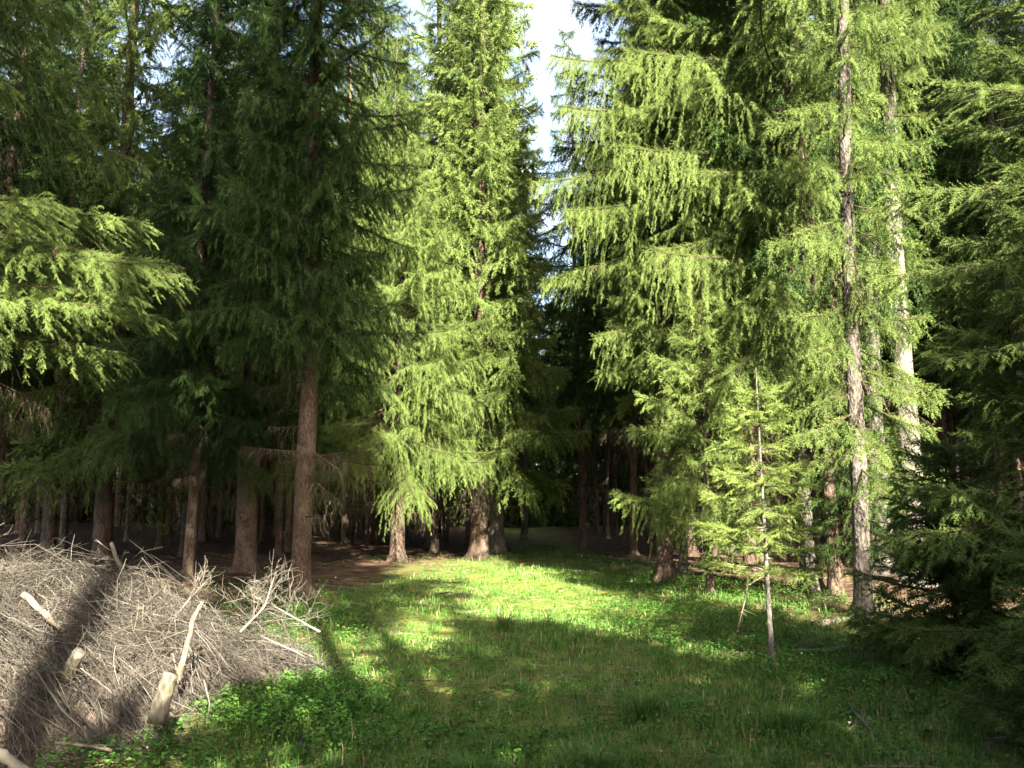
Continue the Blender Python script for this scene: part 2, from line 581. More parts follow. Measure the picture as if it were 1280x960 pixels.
# ================================================================== THE SETTING
# ------------------------------------------------------------------ ground
def ground():
    def ax(lo, hi, n, k):
        u = np.linspace(-1, 1, n)
        s = np.sinh(u * k) / math.sinh(k)
        return np.where(s < 0, -s * lo, s * hi)
    xs = ax(-350, 350, 260, 5.6)
    ys = ax(-350, 600, 320, 5.6) + 6
    X, Y = np.meshgrid(xs, ys)
    Z = hgt(X, Y)
    co = np.stack((X, Y, Z), -1).reshape(-1, 3)
    nx = len(xs)
    i = np.arange(len(co)).reshape(X.shape)
    f = np.stack((i[:-1, :-1], i[:-1, 1:], i[1:, 1:], i[1:, :-1]), -1).reshape(-1)
    m, n, l, b = mat('forest_floor')
    geo = n.new('ShaderNodeNewGeometry')
    pos = geo.outputs['Position']
    sep = n.new('ShaderNodeSeparateXYZ')
    l.new(pos, sep.inputs[0])
    n1 = noise(n, l, 0.55, 5, 0.6, pos, 0.4)
    n2 = noise(n, l, 2.6, 5, 0.65, pos, 0.3)
    n3 = noise(n, l, 38, 4, 0.7, pos)
    # needle litter
    r_l = ramp(n, [(0.30, (0.020, 0.012, 0.008)), (0.52, (0.060, 0.036, 0.022)), (0.75, (0.135, 0.088, 0.054))])
    mx = n.new('ShaderNodeMath'); mx.operation = 'MULTIPLY_ADD'
    l.new(n3.outputs['Fac'], mx.inputs[0]); mx.inputs[1].default_value = 0.6
    sb = n.new('ShaderNodeMath'); sb.operation = 'SUBTRACT'
    l.new(n2.outputs['Fac'], sb.inputs[0]); sb.inputs[1].default_value = 0.3
    l.new(sb.outputs[0], mx.inputs[2])
    l.new(mx.outputs[0], r_l.inputs[0])
    # moss
    r_m = ramp(n, [(0.25, (0.040, 0.065, 0.014)), (0.5, (0.10, 0.135, 0.026)), (0.72, (0.17, 0.145, 0.04))])
    l.new(mx.outputs[0], r_m.inputs[0])
    # the open ride runs along +y; moss there, needle litter under the trees
    dx = n.new('ShaderNodeMath'); dx.operation = 'SUBTRACT'
    l.new(sep.outputs[0], dx.inputs[0]); dx.inputs[1].default_value = 0.55
    ab = n.new('ShaderNodeMath'); ab.operation = 'ABSOLUTE'
    l.new(dx.outputs[0], ab.inputs[0])
    mr = n.new('ShaderNodeMapRange')
    mr.inputs['From Min'].default_value = 1.6; mr.inputs['From Max'].default_value = 4.2
    mr.inputs['To Min'].default_value = 1.0; mr.inputs['To Max'].default_value = 0.0
    l.new(ab.outputs[0], mr.inputs['Value'])
    far = n.new('ShaderNodeMapRange')
    far.inputs['From Min'].default_value = 20; far.inputs['From Max'].default_value = 30
    far.inputs['To Min'].default_value = 0.0; far.inputs['To Max'].default_value = 0.55
    l.new(sep.outputs[1], far.inputs['Value'])
    s2 = n.new('ShaderNodeMath'); s2.operation = 'SUBTRACT'
    l.new(mr.outputs[0], s2.inputs[0]); l.new(far.outputs[0], s2.inputs[1])
    s3 = n.new('ShaderNodeMath'); s3.operation = 'MULTIPLY_ADD'
    l.new(n1.outputs['Fac'], s3.inputs[0]); s3.inputs[1].default_value = 1.6; s3.inputs[2].default_value = -0.8
    s4 = n.new('ShaderNodeMath'); s4.operation = 'ADD'; s4.use_clamp = True
    l.new(s2.outputs[0], s4.inputs[0]); l.new(s3.outputs[0], s4.inputs[1])
    mc = n.new('ShaderNodeMix'); mc.data_type = 'RGBA'
    l.new(s4.outputs[0], mc.inputs[0]); l.new(r_l.outputs[0], mc.inputs[6]); l.new(r_m.outputs[0], mc.inputs[7])
    l.new(mc.outputs[2], b.inputs['Base Color'])
    b.inputs['Roughness'].default_value = 0.95
    b.inputs['Specular IOR Level'].default_value = 0.1
    bp = n.new('ShaderNodeBump'); bp.inputs['Strength'].default_value = 0.9; bp.inputs['Distance'].default_value = 0.05
    l.new(mx.outputs[0], bp.inputs['Height']); l.new(bp.outputs[0], b.inputs['Normal'])
    me = raw_mesh('ground', co, f, 4, mats=[m])
    o = link('ground', me)
    tag(o, kind='structure')


ground()


# how grassy a spot is: the open ride, widest near the camera
def lobes(x, y):
    return (0.5 + 0.25 * np.sin(x * 1.7 + 0.6 * y) + 0.25 * np.sin(y * 1.1 - 1.3 * x + 2) + 0.2 * np.sin(3.1 * x + 2.3 * y))


def grassy(x, y):
    left = np.interp(y, [3, 5.4, 7.5, 10, 13, 16, 20, 25, 32], [-2.0, -1.9, -2.3, -2.6, -3.2, -3.2, -2.4, -1.6, -0.9])
    right = np.interp(y, [3, 5.4, 7.5, 10, 13, 16, 20, 25, 32], [3.0, 3.0, 3.6, 4.4, 4.6, 4.6, 4.2, 3.4, 2.2])
    e = np.minimum(x - left, right - x)
    return np.clip(e / 0.8 + 0.35, 0, 1)


def scatter(n, y0, y1, r):
    """random ground points within the field of view, denser near the camera"""
    y = y0 * np.exp(r.random(n) * math.log(y1 / y0))
    x = r.uniform(-0.68, 0.68, n) * y
    return x, y


def pile_h(x, y):
    q = ((x + 5.45) / 3.2) ** 2 + ((y - 7.7) / 3.9) ** 2
    h = 1.10 * np.clip(1 - q, 0, 1) ** 0.75
    q2 = ((x + 2.95) / 1.1) ** 2 + ((y - 8.6) / 1.7) ** 2
    h2 = 0.33 * np.clip(1 - q2, 0, 1) ** 0.8
    h = np.maximum(h, h2)
    lump = 0.5 + 0.5 * np.sin(x * 2.1 + 0.7 * y + 0.5) * np.sin(y * 1.7 - 0.6 * x) + 0.35 * np.sin(x * 4.7 + 1) * np.sin(y * 3.9 + x)
    return h * (0.80 + 0.24 * lump)


def grass():
    r = np.random.default_rng(11)
    x, y = scatter(290000, 4.2, 34, r)
    lb = lobes(x, y)
    short = r.random(len(x))
    keep = (r.random(len(x)) < grassy(x, y) * np.clip(0.30 + 0.9 * lb, 0.12, 1)) & (pile_h(x, y) < 0.05)
    x, y, lb = x[keep], y[keep], lb[keep]
    N = len(x)
    # tufts: pull a share of the blades towards common roots
    tx, ty = scatter(900, 4.2, 20, r)
    j = r.integers(0, len(tx), N)
    tuft = r.random(N) < 0.30
    x = np.where(tuft, tx[j] + r.normal(0, 0.05, N), x)
    y = np.where(tuft, ty[j] + r.normal(0, 0.05, N), y)
    ok = (grassy(x, y) > 0.2) & (pile_h(x, y) < 0.05)
    x, y, lb, tuft = x[ok], y[ok], lb[ok], tuft[ok]
    N = len(x)
    h = r.gamma(3, 0.015, N) + 0.02 + 0.08 * tuft * r.random(N)
    h *= np.clip(0.7 + 0.6 * lb, 0.55, 1.3)
    a = r.uniform(0, TAU, N)
    bend = r.uniform(0.15, 0.95, N)
    w = np.clip(0.0016 + 0.00028 * y, 0.0022, 0.008)
    z = hgt(x, y)
    B = np.stack((x, y, z - 0.01), 1)
    d = np.stack((np.cos(a), np.sin(a), np.zeros(N)), 1)
    s = np.stack((-np.sin(a), np.cos(a), np.zeros(N)), 1)
    s = unit(s + r.normal(0, 0.5, (N, 3)) * np.array((1, 1, 0)))
    up = np.array((0, 0, 1.0))
    m1 = B + up * (h * 0.6)[:, None] + d * (h * bend * 0.25)[:, None]
    tip = B + up * (h * (1 - 0.35 * bend))[:, None] + d * (h * bend * 0.85)[:, None]
    v = np.stack((B - s * w[:, None], B + s * w[:, None], m1 - s * (w * 0.8)[:, None], m1 + s * (w * 0.8)[:, None], tip), 1)
    i = np.arange(N)[:, None] * 5
    f = np.stack((i + [0, 1, 3], i + [0, 3, 2], i + [2, 3, 4]), 1)
    t = np.clip(r.normal(0.42, 0.2, N) + 0.15 * (lb - 0.5), 0, 0.9)
    t = np.where(r.random(N) < 0.08, 1.0, t)
    g = Geo()
    g.add(v.reshape(-1, 3), f.reshape(-1, 3), np.repeat(t, 3))
    o = link('grass', g.mesh('grass', M['grass']))
    tag(o, 'short wispy green grass covering the open forest ride', 'grass', kind='stuff')
    STAT.append(('grass', g.tris(), 0, 0))


grass()


def tuft(cx, cy, nb, hh, spread, label, seed):
    r = np.random.default_rng(seed)
    a = r.uniform(0, TAU, nb)
    q = np.abs(r.normal(0, spread, nb))
    x, y = np.cos(a) * q, np.sin(a) * q
    z = hgt(cx + x, cy + y) - 0.01
    h = hh * r.uniform(0.5, 1.1, nb)
    out = np.stack((np.cos(a), np.sin(a), np.zeros(nb)), 1) + r.normal(0, 0.4, (nb, 3)) * [1, 1, 0]
    B = np.stack((x, y, z), 1)
    P = np.stack((B, B + [0, 0, 1] * (h * 0.5)[:, None] + out * (h * 0.12)[:, None], B + [0, 0, 1] * (h * 0.85)[:, None] + out * (h * 0.35)[:, None],
                  B + [0, 0, 1] * (h * 0.92)[:, None] + out * (h * 0.68)[:, None]), 1)
    g = Geo()
    ribbons(g, P, np.full(nb, 0.0026), np.clip(r.normal(0.5, 0.2, nb), 0, 1))
    o = link('grass_tuft', g.mesh('grass_tuft', M['grass']), None, (cx, cy, 0))
    tag(o, label, 'grass tuft')


def leaf_cloud(g, x, y, z, hgt_, n, size, r, tone=0.5):
    """small leafy plants: n oval leaves (two folded triangles each) on invisible-thin stems plus real stems"""
    N = len(x)
    B = np.stack((x, y, z), 1)
    a = r.uniform(0, TAU, (N, n))
    rad = r.uniform(0.01, 0.085, (N, n)) * (hgt_[:, None] / 0.12)
    zz = hgt_[:, None] * r.uniform(0.35, 1.1, (N, n))
    C = B[:, None] + np.stack((np.cos(a) * rad, np.sin(a) * rad, zz), -1)
    e = r.uniform(0, TAU, (N, n))
    tilt = r.normal(0.1, 0.35, (N, n))
    D = np.stack((np.cos(e) * np.cos(tilt), np.sin(e) * np.cos(tilt), np.sin(tilt)), -1)
    S = np.stack((-np.sin(e), np.cos(e), r.normal(0, 0.35, (N, n))), -1)
    sz = (size * r.uniform(0.6, 1.3, (N, n)))[..., None]
    v = np.stack((C - D * sz * 0.5, C + S * sz * 0.36 + [0, 0, 0.003], C + D * sz * 0.6, C - S * sz * 0.36 + [0, 0, 0.003]), 2).reshape(-1, 3)
    i = np.arange(N * n)[:, None] * 4
    f = np.stack((i + [0, 1, 2], i + [0, 2, 3]), 1).reshape(-1, 3)
    t = np.clip(tone + r.normal(0, 0.14, (N, 1)) + r.normal(0, 0.14, (N, n)), 0, 1).ravel()
    g.add(v, f, np.repeat(t, 2))
    top = B + np.stack((r.normal(0, 0.02, N), r.normal(0, 0.02, N), hgt_ * 0.9), 1)
    ribbons(g, np.stack((B - [0, 0, 0.01], (B + top) / 2 + r.normal(0, 0.006, (N, 3)), top), 1), np.full(N, 0.0015), 0.25)


def herbs():
    r = np.random.default_rng(12)
    g = Geo()
    x, y = scatter(40000, 4.6, 30, r)
    lb = lobes(x * 0.8 + 3, y * 0.9)
    # bilberry and sorrel: the left front edge of the ride, the far right bank and patches in between
    m_left = np.exp(-(((x + 1.75) / 0.75) ** 2 + ((y - 6.6) / 1.5) ** 2)) * 1.5
    m_left2 = np.exp(-(((x + 2.9) / 1.5) ** 2 + ((y - 13) / 3.0) ** 2)) * 0.9
    m_right = np.exp(-(((x - 3.2) / 1.8) ** 2 + ((y - 16) / 6.5) ** 2)) * 1.6
    m_mid = np.exp(-(((x - 0.2) / 1.2) ** 2 + ((y - 7.0) / 0.9) ** 2)) * 0.55
    m_front = np.exp(-(((x - 2.3) / 1.2) ** 2 + ((y - 9) / 2.5) ** 2)) * 0.5
    p = np.maximum.reduce([m_left, m_left2, m_right, m_mid, m_front]) * np.clip(lb * 1.5, 0.2, 1.2)
    p = np.maximum(p, 0.10 * np.clip(lb - 0.25, 0, 1) * grassy(x, y))
    far = (y > 14) & (y < 26) & (np.abs(x) < 7) & (lb > 0.55)
    p = np.where(far, np.maximum(p, 0.22), p)
    k = (r.random(len(x)) < p) & (pile_h(x, y) < 0.02)
    x, y = x[k], y[k]
    leaf_cloud(g, x, y, hgt(x, y), r.uniform(0.06, 0.17, len(x)), 15, np.float64(0.028), r, 0.5)
    o = link('ground_cover', g.mesh('ground_cover', M['herb']))
    tag(o, 'low bright green bilberry and sorrel leaves at the ride edges', 'ground cover', kind='stuff')
    STAT.append(('herbs', g.tris(), 0, 0))


herbs()
for (tx, ty, nb, hh, sp, lb, sd_) in [(0.50, 5.75, 420, 0.20, 0.13, 'wispy grass tuft at the very front of the ride, near the bottom centre', 301), (0.98, 6.9, 360, 0.24, 0.09, 'tall dark green grass tuft in the middle of the shaded ride', 302),
                                      (1.95, 6.35, 380, 0.22, 0.10, 'lush grass tuft in the right foreground left of the bent pale branch', 303), (-0.25, 5.45, 300, 0.16, 0.12, 'bluish wispy grass tuft left of the front centre one', 304),
                                      (-0.1, 11.2, 220, 0.26, 0.07, 'upright grass tuft at the edge of the central sunlit patch', 305)]:
    tuft(tx, ty, nb, hh, sp, lb, sd_)


def litter():
    r = np.random.default_rng(13)
    g = Geo()
    x, y = scatter(9000, 4.4, 30, r)
    k = (r.random(len(x)) < np.where(grassy(x, y) > 0.3, 0.22, 0.9)) & (pile_h(x, y) < 0.02)
    x, y = x[k], y[k]
    N = len(x)
    C = np.stack((x, y, hgt(x, y) + r.uniform(0.008, 0.05, N)), 1)
    e = r.uniform(0, TAU, N)
    D = np.stack((np.cos(e), np.sin(e), r.normal(0, 0.3, N)), 1)
    S = np.stack((-np.sin(e), np.cos(e), r.normal(0, 0.4, N)), 1)
    sz = r.uniform(0.010, 0.030, N)[:, None]
    up = np.array((0, 0, 1.0)) * sz * 0.35
    v = np.stack((C - D * sz, C + S * sz * 0.6 + up, C + D * sz, C - S * sz * 0.6 + up), 1).reshape(-1, 3)
    i = np.arange(N)[:, None] * 4
    f = np.stack((i + [0, 1, 2], i + [0, 2, 3]), 1).reshape(-1, 3)
    t = np.where(r.random(N) < 0.15, r.uniform(0.8, 1, N), r.uniform(0, 0.6, N))
    g.add(v, f, np.repeat(t, 2))
    # twig bits
    x, y = scatter(8000, 4.4, 30, r)
    k = (r.random(len(x)) < np.where(grassy(x, y) > 0.3, 0.25, 0.8)) & (pile_h(x, y) < 0.02)
    x, y = x[k], y[k]
    N = len(x)
    a = r.uniform(0, TAU, N)
    l = r.uniform(0.06, 0.4, N)
    d = np.stack((np.cos(a), np.sin(a), np.zeros(N)), 1)
    c = np.stack((x, y, hgt(x, y) + 0.012), 1)
    mid = c + r.normal(0, 0.02, (N, 3)) + [0, 0, 0.015]
    ribbons(g, np.stack((c - d * l[:, None], mid, c + d * l[:, None]), 1), r.uniform(0.0025, 0.006, N), r.uniform(0.2, 0.8, N), cross=True)
    o = link('leaf_litter', g.mesh('leaf_litter', M['litter']))
    tag(o, 'scattered dry leaves and twig bits on the forest floor', 'leaf litter', kind='stuff')


litter()

# ================================================================== TREES
PI = math.pi
# --- the big sunlit trees right of the ride
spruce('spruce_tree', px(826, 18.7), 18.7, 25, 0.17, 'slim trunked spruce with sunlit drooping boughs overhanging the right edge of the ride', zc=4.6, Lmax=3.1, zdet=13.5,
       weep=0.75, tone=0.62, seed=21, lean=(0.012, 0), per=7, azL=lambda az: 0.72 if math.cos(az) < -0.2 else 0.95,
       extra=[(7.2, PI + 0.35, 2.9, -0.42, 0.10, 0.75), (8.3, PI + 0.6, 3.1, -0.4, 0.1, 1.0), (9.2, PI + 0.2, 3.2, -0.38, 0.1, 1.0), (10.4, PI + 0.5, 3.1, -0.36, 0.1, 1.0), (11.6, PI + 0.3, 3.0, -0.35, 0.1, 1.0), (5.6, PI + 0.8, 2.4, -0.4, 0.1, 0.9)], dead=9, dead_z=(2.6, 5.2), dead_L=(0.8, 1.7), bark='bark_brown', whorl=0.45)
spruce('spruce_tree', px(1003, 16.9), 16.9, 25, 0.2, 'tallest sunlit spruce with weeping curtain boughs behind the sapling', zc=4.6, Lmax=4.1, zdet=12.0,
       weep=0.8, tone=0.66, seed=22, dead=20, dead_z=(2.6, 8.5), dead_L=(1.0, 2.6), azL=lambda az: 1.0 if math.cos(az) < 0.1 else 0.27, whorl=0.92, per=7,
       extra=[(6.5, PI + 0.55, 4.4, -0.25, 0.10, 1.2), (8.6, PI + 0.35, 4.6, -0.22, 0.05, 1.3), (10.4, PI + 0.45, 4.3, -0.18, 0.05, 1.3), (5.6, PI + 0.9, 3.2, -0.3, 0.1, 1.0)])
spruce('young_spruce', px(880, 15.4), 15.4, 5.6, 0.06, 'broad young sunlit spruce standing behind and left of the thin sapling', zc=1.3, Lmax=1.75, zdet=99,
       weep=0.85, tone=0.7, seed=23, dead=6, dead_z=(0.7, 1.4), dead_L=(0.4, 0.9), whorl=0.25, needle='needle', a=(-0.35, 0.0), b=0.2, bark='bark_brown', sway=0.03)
spruce('spruce_tree', px(1064, 12.9), 12.9, 23, 0.125, 'slim grey trunk with short boughs rising just behind and right of the sapling', zc=4.4, Lmax=1.3, zdet=9.5,
       weep=0.9, tone=0.5, seed=24, lean=(0.018, 0), gap=0.5, dead=10, dead_z=(2.2, 6), dead_L=(0.4, 1.1),
       extra=[(2.1 + 0.16 * i, -PI / 2 + 1.9 * math.sin(i * 2.4), 1.25, -0.45, 0.1, 0.6) for i in range(13)] + [(4.6 + 0.62 * i, -PI / 2 - 0.25 + 0.8 * math.sin(i * 2.1), 0.8 + 0.25 * (i % 3), -0.5, 0.15, 0.8) for i in range(9)], whorl=0.53, bark='bark_grey')
spruce('spruce_tree', px(1131, 18), 18, 24, 0.235, 'tall pale grey trunk at the right, bare for most of its height', zc=9.6, Lmax=1.6, zdet=12,
       weep=0.9, tone=0.6, seed=25, extra=[(9.3 + 0.5 * i, -PI / 2 - 0.4 + 0.9 * math.sin(i * 2.3), 1.3, -0.5, 0.12, 0.9) for i in range(9)] + [(6.0, -PI / 2 - 0.5, 1.0, -0.4, 0.1, 0.8), (5.4, -PI / 2, 0.8, -0.4, 0.1, 0.8)], gap=0.4, dead=14, dead_z=(2.0, 8), dead_L=(0.3, 1.0), bark='bark_pale', whorl=0.53)
spruce('spruce_tree', px(1094, 20), 20, 23, 0.2, 'grey trunk standing just left of and behind the tall pale trunk', zc=7.4, Lmax=1.7, zdet=12.5,
       weep=0.9, tone=0.5, seed=26, gap=0.4, dead=10, dead_z=(1.6, 6), dead_L=(0.3, 1.0), bark='bark_grey', whorl=0.59)
spruce('young_spruce', px(1066, 15.2), 15.2, 5.2, 0.05, 'shaded bushy young spruce in front of the grey right-hand trunks', zc=1.2, Lmax=1.0, zdet=99,
       weep=0.6, tone=0.45, seed=27, dead=4, dead_z=(0.6, 1.3), dead_L=(0.3, 0.7), whorl=0.28, needle='needle_shaded', gap=0.15)
# --- the sunlit group left of the ride
spruce('spruce_tree', px(600, 27), 27, 24, 0.28, 'reddish trunk with flared foot at the far left corner of the ride', zc=3.6, Lmax=3.4, zdet=16.5, lod='far', per=6,
       weep=0.9, tone=0.62, seed=31, dead=16, dead_z=(1.6, 4.5), dead_L=(0.8, 2.2), bark='bark_brown', whorl=0.49)
spruce('spruce_tree', px(622, 29.5), 29.5, 27, 0.25, 'pale leaning trunk just right of the reddish flared trunk', zc=4.6, Lmax=3.2, zdet=18, lod='far', per=6, lean=(-0.035, 0),
       weep=0.9, tone=0.6, seed=32, dead=8, dead_z=(3.0, 5.5), dead_L=(0.8, 1.8), bark='bark_pale', whorl=0.56)
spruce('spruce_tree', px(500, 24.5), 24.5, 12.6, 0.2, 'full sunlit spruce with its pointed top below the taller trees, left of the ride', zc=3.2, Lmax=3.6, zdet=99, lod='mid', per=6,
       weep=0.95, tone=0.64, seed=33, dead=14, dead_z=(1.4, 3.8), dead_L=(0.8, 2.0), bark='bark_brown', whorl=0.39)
spruce('spruce_tree', px(545, 33), 33, 29, 0.25, 'tall spruce rising behind the pointed sunlit spruce', zc=6, Lmax=3.0, zdet=19, lod='far',
       weep=0.9, tone=0.55, seed=34, dead=6, dead_z=(3.0, 6), dead_L=(0.8, 1.8), bark='bark_brown', whorl=0.64)
spruce('larch_tree', px(655, 40), 40, 26, 0.16, 'thin see-through larch veiling the gap of sky at the far end of the ride', zc=6, Lmax=2.6, zdet=22, lod='far',
       weep=0.5, tone=0.7, seed=35, live=0.7, dead=6, dead_z=(3.0, 6), dead_L=(0.6, 1.4), bark='bark_grey', whorl=0.8, per=4, gap=0.15)
spruce('larch_tree', px(622, 37), 37, 27, 0.16, 'feathery larch crown showing against the sky beside the see-through larch', zc=7, Lmax=2.7, zdet=23, lod='far',
       weep=0.6, tone=0.65, seed=36, live=0.6, dead=4, dead_z=(3.0, 6), dead_L=(0.6, 1.4), bark='bark_grey', whorl=0.8, per=5, gap=0.1)
spruce('spruce_tree', px(468, 37), 37, 29, 0.24, 'tall spruce filling the sky between the shaded left trees and the pointed sunlit spruce', zc=6, Lmax=3.4, zdet=24, lod='far',
       weep=0.8, tone=0.5, seed=37, dead=4, dead_z=(3.0, 6), dead_L=(0.8, 1.8), bark='bark_brown', whorl=0.55, per=6)
# --- the shaded trees on the left
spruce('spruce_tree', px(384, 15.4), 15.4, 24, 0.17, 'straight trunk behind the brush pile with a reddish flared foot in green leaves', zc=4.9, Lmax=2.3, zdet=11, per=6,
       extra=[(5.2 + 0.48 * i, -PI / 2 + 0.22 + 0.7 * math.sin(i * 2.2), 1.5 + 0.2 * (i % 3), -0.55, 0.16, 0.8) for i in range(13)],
       weep=0.9, tone=0.42, seed=41, dead=22, dead_z=(1.2, 5.5), dead_L=(0.4, 1.7), bark='bark_brown', whorl=0.5, needle='needle_shaded')
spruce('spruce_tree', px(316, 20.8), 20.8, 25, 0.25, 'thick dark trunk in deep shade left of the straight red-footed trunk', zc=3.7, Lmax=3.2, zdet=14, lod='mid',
       weep=0.8, tone=0.40, seed=42, dead=14, dead_z=(2, 5.5), dead_L=(0.6, 1.8), bark='bark_brown', whorl=0.53, needle='needle_shaded')
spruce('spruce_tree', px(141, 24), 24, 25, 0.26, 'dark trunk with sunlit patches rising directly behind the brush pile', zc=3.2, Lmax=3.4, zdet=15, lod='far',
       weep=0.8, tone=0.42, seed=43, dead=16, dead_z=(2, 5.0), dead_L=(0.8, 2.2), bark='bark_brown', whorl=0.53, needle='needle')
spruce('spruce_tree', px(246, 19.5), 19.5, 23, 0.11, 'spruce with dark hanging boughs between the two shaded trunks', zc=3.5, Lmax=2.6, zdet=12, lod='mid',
       weep=0.9, tone=0.40, seed=44, dead=18, dead_z=(2.0, 6.5), dead_L=(0.8, 2.2), bark='bark_brown', whorl=0.51, needle='needle_shaded')
spruce('spruce_tree', -7.2, 10.4, 22, 0.2, 'spruce at the left edge reaching bright sunlit boughs over the brush pile', zc=7.3, Lmax=3.2, zdet=9.5, lod='near',
       weep=0.6, tone=0.5, seed=45, dead=10, dead_z=(2.6, 4.4), dead_L=(0.8, 2.0), bark='bark_brown', whorl=0.41, needle='needle',
       azL=lambda az: 1.0 if math.cos(az + 0.6) > -0.2 else 0.6,
       extra=[(4.95, -0.20, 3.9, -0.26, 0.05, 0.35), (4.75, -0.42, 3.7, -0.24, 0.05, 0.4), (5.1, 0.02, 3.5, -0.30, 0.06, 0.35), (4.35, -0.28, 3.7, -0.22, 0.05, 0.35), (4.1, -0.50, 3.4, -0.20, 0.05, 0.4),
              (4.5, -0.08, 3.4, -0.30, 0.06, 0.4), (5.3, -0.34, 3.3, -0.22, 0.04, 0.35), (3.8, -0.14, 3.1, -0.25, 0.06, 0.4), (5.2, -0.62, 3.2, -0.22, 0.04, 0.4), (4.0, -0.75, 2.9, -0.2, 0.05, 0.4)])
# --- right edge: young spruces in shade
spruce('young_spruce', 4.8, 7.3, 8.6, 0.09, 'dense young spruce cut by the right edge, its branch tips catching sun', zc=0.5, Lmax=1.75, zdet=7.5, lod='near', needle='needle',
       weep=0.45, tone=0.42, seed=51, dead=0, whorl=0.28, a=(-0.3, 0.05), b=0.15, bark='bark_brown', bare=0.12, sway=0.02, per=6, azL=lambda az: 1.0 if math.cos(az - PI) > -0.2 else 0.5,
       extra=[(4.35, PI + 0.1, 1.75, -0.12, 0.05, 0.35), (3.75, PI - 0.1, 1.75, -0.15, 0.06, 0.4), (3.0, PI + 0.2, 1.6, -0.2, 0.06, 0.4), (5.1, PI + 0.4, 1.6, -0.1, 0.04, 0.35), (1.6, PI + 0.1, 2.0, -0.2, 0.08, 0.4)])
spruce('young_spruce', 4.25, 8.7, 2.5, 0.035, 'low dark young spruce at the grass edge in the lower right', zc=0.2, Lmax=1.15, zdet=99, lod='near', needle='needle',
       weep=0.4, tone=0.36, seed=52, dead=0, whorl=0.2, a=(-0.15, 0.15), b=0.15, bark='bark_brown', bare=0.08, sway=0.02, per=11)
spruce('young_spruce', 3.85, 5.7, 2.0, 0.03, 'small dark spruce reaching fronds in from the bottom right corner', zc=0.12, Lmax=1.15, zdet=99, lod='near', needle='needle',
       weep=0.35, tone=0.34, seed=53, dead=0, whorl=0.17, a=(-0.1, 0.15), b=0.12, bark='bark_brown', bare=0.08, sway=0.02, per=9)


# --- slim sapling with two crooked dead branches
def sapling():
    x, y = px(952, 9.06), 9.06
    H = 3.0
    r = np.random.default_rng(61)
    root = bpy.data.objects.new('spruce_sapling', None)
    root.location = (x, y, float(hgt(x, y)))
    COL.objects.link(root)
    tag(root, 'thin sunlit spruce sapling with a bare lower stem at the ride edge', 'sapling')
    me, cen, rd = trunk_mesh('sapling_trunk', H, 0.029, (-0.018, 0), M['bark_pale'], sides=9, sway=0.012, seed=5, stubs=6, step=0.2)
    link('trunk', me, root)
    gn, gt = Geo(), Geo()
    z = 0.95
    while z < H - 0.15:
        n = 6
        off = r.uniform(0, TAU)
        for k in range(n):
            az = off + TAU * k / n + r.normal(0, 0.25)
            l = 0.76 * ((H - z) / (H - 0.95)) ** 0.6 * r.uniform(0.6, 1.1)
            bough(gn, gt, cen(z + r.uniform(-0.05, 0.05)), az, max(l, 0.14), r.uniform(-0.12, 0.22), 0.08, 'near', 0.28, spread=0.42, tone=0.75, live=0.92, bare=0.25, r=r, sprouts=0.85, ter_drop=0.25)
        z += 0.19 * r.uniform(0.8, 1.2)
    link('crown', gn.mesh('sapling_crown', M['needle_young']), root)
    link('branches', gt.mesh('sapling_branches', M['twig']), root)
    for pts, rr in (([(0, 0, 0.93), (-0.14, -0.03, 0.97), (-0.30, -0.06, 0.98), (-0.46, -0.08, 1.02)], 0.011),
                    ([(0, 0, 0.87), (-0.10, -0.05, 0.87), (-0.24, -0.10, 0.80), (-0.29, -0.10, 0.60), (-0.36, -0.12, 0.40)], 0.011),
                    ([(0, 0, 0.92), (0.08, -0.04, 0.95), (0.18, -0.06, 0.96)], 0.008)):
        g = Geo()
        pts = np.array(pts)
        tube(g, pts, np.linspace(rr, rr * 0.4, len(pts)), 6, 0.85)
        e, d = pts[-1], unit(pts[-1] - pts[-2])
        P = []
        for k in range(9):
            s = pts[-2] + (e - pts[-2]) * r.uniform(0.1, 1)
            q = s + (d * 0.6 + r.normal(0, 0.6, 3)) * 0.11
            P.append((s, (s + q) / 2 + r.normal(0, 0.008, 3), q))
        ribbons(g, np.array(P), np.full(9, 0.0028), 0.8, cross=True)
        link('dead_branch', g.mesh('sapling_dead', M['twig']), root)
    return root


sapling()


# --- thin trunks deeper in the wood: a few variants copied about
def forest_variant(seed, H, rad, zc, Lmax, bark, dense=False, needle='needle_shaded'):
    r = np.random.default_rng(seed)
    root = bpy.data.objects.new('spruce_tree', None)
    COL.objects.link(root)
    me, cen, rd = trunk_mesh('forest_trunk', H, rad, (r.normal(0, 0.012), r.normal(0, 0.012)), M[bark], sides=10, seed=seed, stubs=8, step=0.9)
    link('trunk', me, root)
    gn, gt = Geo(), Geo()
    z = zc
    while z < H - 0.4:
        n = 5
        off = r.uniform(0, TAU)
        for k in range(n):
            l = clampL(z, H, zc, Lmax) * r.uniform(0.7, 1.1)
            bough(gn, gt, cen(z + r.uniform(-0.2, 0.2)), off + TAU * k / n + r.normal(0, 0.2), l, r.uniform(-0.45, -0.05), 0.2, 'coarse' if dense else 'far', 0.8, tone=0.45, r=r)
        z += 0.62 if H < 25 else 0.85
    for k in range(26 if not dense else 6):
        zz = r.uniform(0.6, max(zc, 0.9))
        bough(gt, gt, cen(zz), r.uniform(0, TAU), r.uniform(0.4, 1.6), r.uniform(-0.4, 0.1), 0.0, 'coarse', 0.7, live=0.0, bare=0.05, r=r)
    link('crown', gn.mesh('forest_crown', M[needle]), root)
    link('branches', gt.mesh('forest_branches', M['twig']), root)
    STAT.append(('variant', gn.tris(), gt.tris(), 0))
    return root


